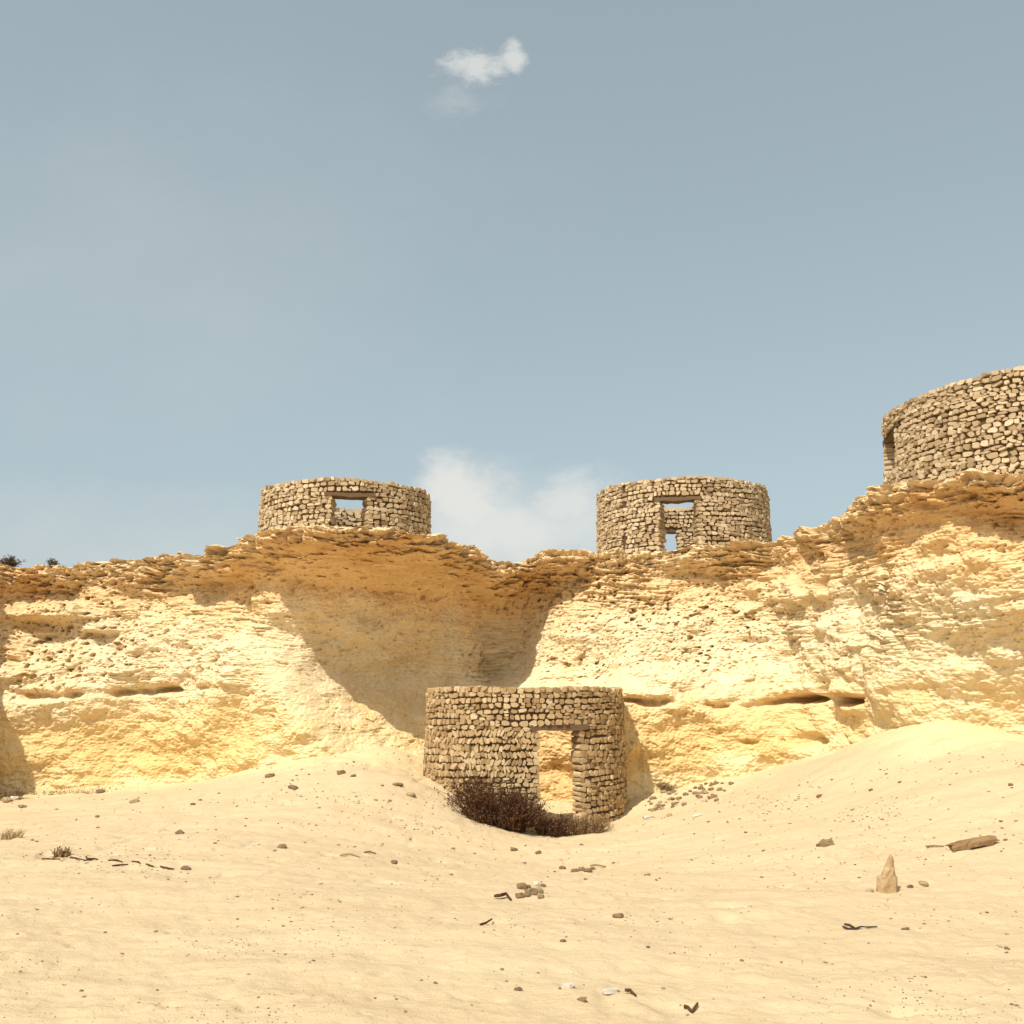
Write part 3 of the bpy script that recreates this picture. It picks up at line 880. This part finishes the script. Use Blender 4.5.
M_stand = simple_mat('upright_tan_stone', (.38, .245, .12), (.52, .37, .21), 14, .04)
lx, ly, lz = ground_hit(887, 893)
k = ly / F
lathe_rock('standing_stone', 'upright pointed tan stone standing on the right sand', (lx, ly, lz - .03),
           [(0, 9.5 * k, 5 * k, -.03), (0, 9.8 * k, 5 * k, 4 * k), (.2 * k, 9.4 * k, 4.6 * k, 11 * k), (.6 * k, 8.8 * k, 4.4 * k, 17.5 * k), (2.8 * k, 6.2 * k, 3.8 * k, 19 * k), (3.4 * k, 5.4 * k, 3.6 * k, 25 * k), (4.6 * k, 4.0 * k, 3.2 * k, 27 * k), (5.2 * k, 3.2 * k, 2.6 * k, 32 * k), (5.8 * k, 2.0 * k, 1.8 * k, 35.5 * k), (6.0 * k, 1.1 * k, 1 * k, 37 * k)], 3, M_stand)


def beam(name, label, cat, p, q_, w, hgt, mat, seed, n=12, darkend=None):
    """rough split timber between two ground points"""
    rng = np.random.default_rng(seed); p = np.array(p); q_ = np.array(q_); d = q_ - p; d /= np.linalg.norm(d)
    sd = np.cross(d, (0, 0, 1)); sd /= np.linalg.norm(sd); up = np.cross(sd, d)
    v, qd = [], []
    for i in range(n + 1):
        c = p + (q_ - p) * i / n; e = 1 - .3 * (abs(i / n - .5) * 2) ** 6
        for (a, c2) in ((-1, -.4), (1, -.4), (1.0, .25), (.7, .6), (-.65, .62), (-1, .3)):
            v.append(c + sd * a * w / 2 * e * (1 + rng.normal() * .06) + up * (c2 * hgt * e + rng.normal() * .05 * hgt) + d * rng.normal() * .012)
    for i in range(n):
        for k in range(6): qd.append([i * 6 + k, i * 6 + (k + 1) % 6, (i + 1) * 6 + (k + 1) % 6, (i + 1) * 6 + k])
    t = [[0, k + 1, k] for k in range(1, 5)] + [[n * 6, n * 6 + k, n * 6 + k + 1] for k in range(1, 5)]
    root = p.copy(); me = np_mesh(name, np.array(v) - root, quads=qd, tris=t, mats=(mat,))
    o = link(name, me); o.location = root; tag(o, label, cat); return o


a = np.array(ground_hit(951, 852)); c = np.array(ground_hit(996, 847)); c[1] = a[1] + .12; c[0] = c[0] * c[1] / ground_hit(996, 847)[1]; c[2] = gz(c[0], c[1])
beam('timber_plank', 'weathered brown plank lying flat on the right sand', 'plank', a + (0, 0, .03), c + (0, 0, .04), .12, .075, M_plank, 4)


def twig(name, label, pts, r, mat, group=None, cat='twig', flat=1.0):
    w = [np.array(at_ground(px, py, r * .9 + dz)) for (px, py, dz) in pts]
    # resample with a smooth path
    v, q = [], []; N = 6
    path = []
    for i in range(len(w) - 1):
        for t in np.linspace(0, 1, 4, endpoint=False): path.append(w[i] * (1 - t) + w[i + 1] * t)
    path.append(w[-1]); path = np.array(path)
    o0 = path[0].copy()
    for i, p in enumerate(path):
        d = path[min(i + 1, len(path) - 1)] - path[max(i - 1, 0)]; d /= np.linalg.norm(d) + 1e-9
        sd = np.cross(d, (0, 0, 1)); sd /= np.linalg.norm(sd) + 1e-9; up = np.cross(sd, d)
        rr = r * (1.0 - .6 * abs(i / (len(path) - 1) - .35))
        for k in range(N):
            t = 2 * math.pi * k / N
            v.append(p - o0 + rr * (sd * math.cos(t) + up * math.sin(t) * flat) * random.uniform(.85, 1.15))
    for i in range(len(path) - 1):
        for k in range(N): q.append([i * N + k, i * N + (k + 1) % N, (i + 1) * N + (k + 1) % N, (i + 1) * N + k])
    q += [[0, 1, 2, 3], [0, 3, 4, 5]]; L = (len(path) - 1) * N; q += [[L + 3, L + 2, L + 1, L], [L + 5, L + 4, L + 3, L]]
    o = link(name, np_mesh(name, v, quads=q, mats=(mat,))); o.location = o0
    tag(o, label, cat, group); return o


twig('curled_strip', 'curled black strip of scrap lying on the lower right sand', [(843, 928, .0), (848, 930, .0), (855, 931, .0), (861, 929, .004), (868, 928.5, .0), (877, 928, .0)], .011, M_black, cat='scrap', flat=.6)
twig('curled_strip', 'short black scrap lying against the long curled black strip', [(845, 926, .004), (850, 927, .004), (855, 929.5, .0)], .010, M_black, cat='scrap')
twig('dry_twig', 'thin dark twig just left of the brown plank', [(926, 848, 0), (934, 847.5, .01), (944, 848, 0)], .010, M_twig_pale)
twig('dead_branch', 'bent dark branch on the sand left of the brown stone heap', [(494, 899, .01), (500, 900, .02), (506, 898, .02), (511, 902, .0)], .016, M_twig)
twig('dead_branch', 'thin crooked stick on the lower middle sand', [(480, 926, 0), (486, 926, .01), (492, 923.5, .02)], .009, M_twig)
twig('dry_twig', 'pale stick pointing right from the dark stone row', [(590, 868, .02), (597, 867.5, .02), (606, 868, 0)], .011, M_twig_pale)
twig('dry_twig', 'straight brown stick on the sand below the mound', [(364, 853.5, 0), (370, 854, .01), (376, 855, 0)], .012, M_twig_pale)
twig('dry_twig', 'long thin stick left of the straight brown one', [(340, 857, 0), (350, 856, .01), (360, 858, 0)], .009, M_twig_pale)
twig('dry_twig', 'dark chip of wood pointing right of the long white stone', [(625, 995, .01), (630, 996, .01), (636, 998.5, 0)], .011, M_twig)
G = 'dry twigs in a line across the left sand'
for (x0, y0, x1, y1) in ((42, 860, 60, 860), (70, 858, 84, 861), (84, 862, 98, 861), (86, 857, 92, 861), (108, 861, 122, 863), (112, 867, 128, 867), (132, 862, 140, 865), (146, 866, 154, 868), (160, 869, 174, 871)):
    twig('dry_twig', 'dry twig in the dark line across the left sand', [(x0, y0, 0), ((x0 + x1) / 2 + random.uniform(-3, 3), (y0 + y1) / 2 + random.uniform(-.8, .6), .004), (x1, y1, 0)], .009, M_twig, G)
twig('bent_scrap', 'dark wing shaped chip at the bottom of the picture', [(684, 1010, .01), (688, 1013, .0), (692, 1014, .0), (698, 1011, .015)], .011, M_twig, cat='scrap')

# fine grit nobody could count
gv, gq = [], []; bse = 0
tmpl = np.array([(-1, -1, -.4), (1, -1, -.4), (1, 1, -.4), (-1, 1, -.4), (-.6, -.5, .6), (.5, -.6, .7), (.6, .5, .55), (-.5, .6, .65)])
tq = np.array([[0, 1, 5, 4], [1, 2, 6, 5], [2, 3, 7, 6], [3, 0, 4, 7], [4, 5, 6, 7]])
pts = []
for i in range(6500):
    px, py = RNG.uniform(-20, 1044), 1030 - 280 * RNG.random() ** 1.0
    pts.append((px, py))
for (cx_, cy_, n_) in ((950, 1017, 60), (215, 955, 50), (500, 985, 40), (528, 862, 40), (370, 800, 120), (400, 830, 80), (520, 845, 60), (850, 810, 90), (760, 810, 90), (690, 800, 90), (120, 864, 100), (580, 890, 40), (60, 792, 120)):
    for i in range(n_): pts.append((cx_ + RNG.normal() * 28, cy_ + RNG.normal() * 8))
for (px, py) in pts:
    if py > 1040: continue
    d = ray(px, py)
    try: x, y, z = ground_hit(px, py)
    except Exception: continue
    if y > 23: continue
    if len(gv) < 9999 and RNG.random() > .12 + .88 * float(sstep(-.12, .3, perlin(np.array([x * .55 + 4.]), np.array([y * .9]), np.array([2.2])))[0]): continue
    sz = y / F * RNG.uniform(.3, .95) * (1 if RNG.random() < .9 else 1.6)
    a_ = RNG.uniform(0, 6.28); p = tmpl * sz * RNG.uniform(.6, 1.3, 3); p[:, :2] = p[:, :2] @ np.array([[math.cos(a_), -math.sin(a_)], [math.sin(a_), math.cos(a_)]])
    gv.append(p + (x, y, z)); gq.append(tq + bse); bse += 8
M_grit = simple_mat('grit', (.12, .078, .045), (.38, .28, .17), 1.7)
g = link('gravel', np_mesh('gravel', np.concatenate(gv), quads=np.concatenate(gq), mats=(M_grit,)))
tag(g, 'fine grit scattered over the sand', 'gravel', kind='stuff')

# ------------------------------------------------------------------ sky and sun
ELEV, AZ = 52.5, 33.0                                          # sun behind the viewer, to the left
w = bpy.data.worlds.new('World'); bpy.context.scene.world = w; w.use_nodes = True
nt = w.node_tree; b = NB(nt)
bg = nt.nodes['Background']
sky = b.n('ShaderNodeTexSky'); sky.sky_type = 'NISHITA'; sky.sun_disc = False
sky.sun_elevation = R_(ELEV); sky.sun_rotation = R_(180 + AZ)
sky.air_density = 1.0; sky.dust_density = 3.0; sky.ozone_density = 1.0
hs = b.n('ShaderNodeHueSaturation'); hs.inputs['Saturation'].default_value = .42; hs.inputs['Value'].default_value = 1.0
hs.inputs['Hue'].default_value = .49
b.l(sky.outputs[0], hs.inputs['Color'])
skyc = b.mix(1.0, hs.outputs[0], (.96, 1.07, 1.06), 'MULTIPLY')
skyc = b.mix(.5, skyc, (2.06, 2.54, 2.74))
dirv = b.n('ShaderNodeTexCoord').outputs['Generated']
sp = b.n('ShaderNodeSeparateXYZ'); b.l(dirv, sp.inputs[0])
dy = b.math('MAXIMUM', sp.outputs['Y'], .02)
az = b.math('DIVIDE', sp.outputs['X'], dy); el = b.math('DIVIDE', sp.outputs['Z'], dy)
def cloud(cx_, cy_, rx_, ry_, nsc, lo, hi, amt, dist=.0, seed=0., nw=2.2):
    d = ray(cx_, cy_); ca, ce = d[0] / d[1], d[2] / d[1]
    fx = b.math('DIVIDE', b.math('SUBTRACT', az, ca), rx_); fy = b.math('DIVIDE', b.math('SUBTRACT', el, ce), ry_)
    r2 = b.math('SQRT', b.math('ADD', b.math('MULTIPLY', fx, fx), b.math('MULTIPLY', fy, fy)))
    cm = b.n('ShaderNodeCombineXYZ'); b.l(az, cm.inputs[0]); b.l(el, cm.inputs[1]); cm.inputs[2].default_value = seed
    nz = b.noise(b.scale(cm.outputs[0], (1, 1.5, 1)), nsc, 9, .64, dist)
    v = b.math('SUBTRACT', b.math('ADD', b.math('SUBTRACT', 1.0, r2), b.math('MULTIPLY', b.math('SUBTRACT', nz, .5), nw)), 0.0)
    mr = b.n('ShaderNodeMapRange', interpolation_type='SMOOTHSTEP'); b.l(v, mr.inputs[0]); mr.inputs[1].default_value = lo; mr.inputs[2].default_value = hi
    return b.math('MULTIPLY', mr.outputs[0], amt)
clouds = [cloud(478, 66, .050, .026, 30, .05, .85, .72, .3, 1., 2.0), cloud(514, 56, .018, .026, 34, .0, .8, .72, .3, 2.3, 1.6), cloud(462, 105, .075, .045, 16, .25, 1.3, .22, .4, 4.),
          cloud(462, 498, .070, .058, 16, .0, .75, .92, .3, 6., 1.3), cloud(512, 530, .18, .072, 12, -.1, .95, .85, .3, 8., 1.2), cloud(572, 503, .062, .042, 18, .0, .8, .75, .3, 9.5, 1.4),
          cloud(100, 560, .6, .09, 4, -.2, 1.2, .30, .0, 12.), cloud(130, 250, .5, .35, 2.2, .0, 1.4, .16, .0, 15.)]
m = clouds[0]
for c_ in clouds[1:]: m = b.math('MAXIMUM', m, c_)
front = b.math('GREATER_THAN', sp.outputs['Y'], .02)
m = b.math('MULTIPLY', m, front)
colr = b.mix(m, skyc, (4.7, 4.7, 4.45))
b.l(colr, bg.inputs['Color']); bg.inputs['Strength'].default_value = .12

sun = bpy.data.lights.new('sun', 'SUN'); sun.energy = 3.5; sun.angle = R_(.55); sun.color = (1.0, .93, .80)
so = bpy.data.objects.new('sun', sun); C.objects.link(so); so.location = (-20, -20, 40)
e, a_ = R_(ELEV), R_(AZ)
so.rotation_euler = Vector((math.sin(a_) * math.cos(e), math.cos(a_) * math.cos(e), -math.sin(e))).to_track_quat('-Z', 'Y').to_euler()

vs_ = bpy.context.scene.view_settings
vs_.view_transform = 'Standard'; vs_.look = 'None'; vs_.exposure = .5; vs_.gamma = 1
bpy.context.scene.display_settings.display_device = 'sRGB'
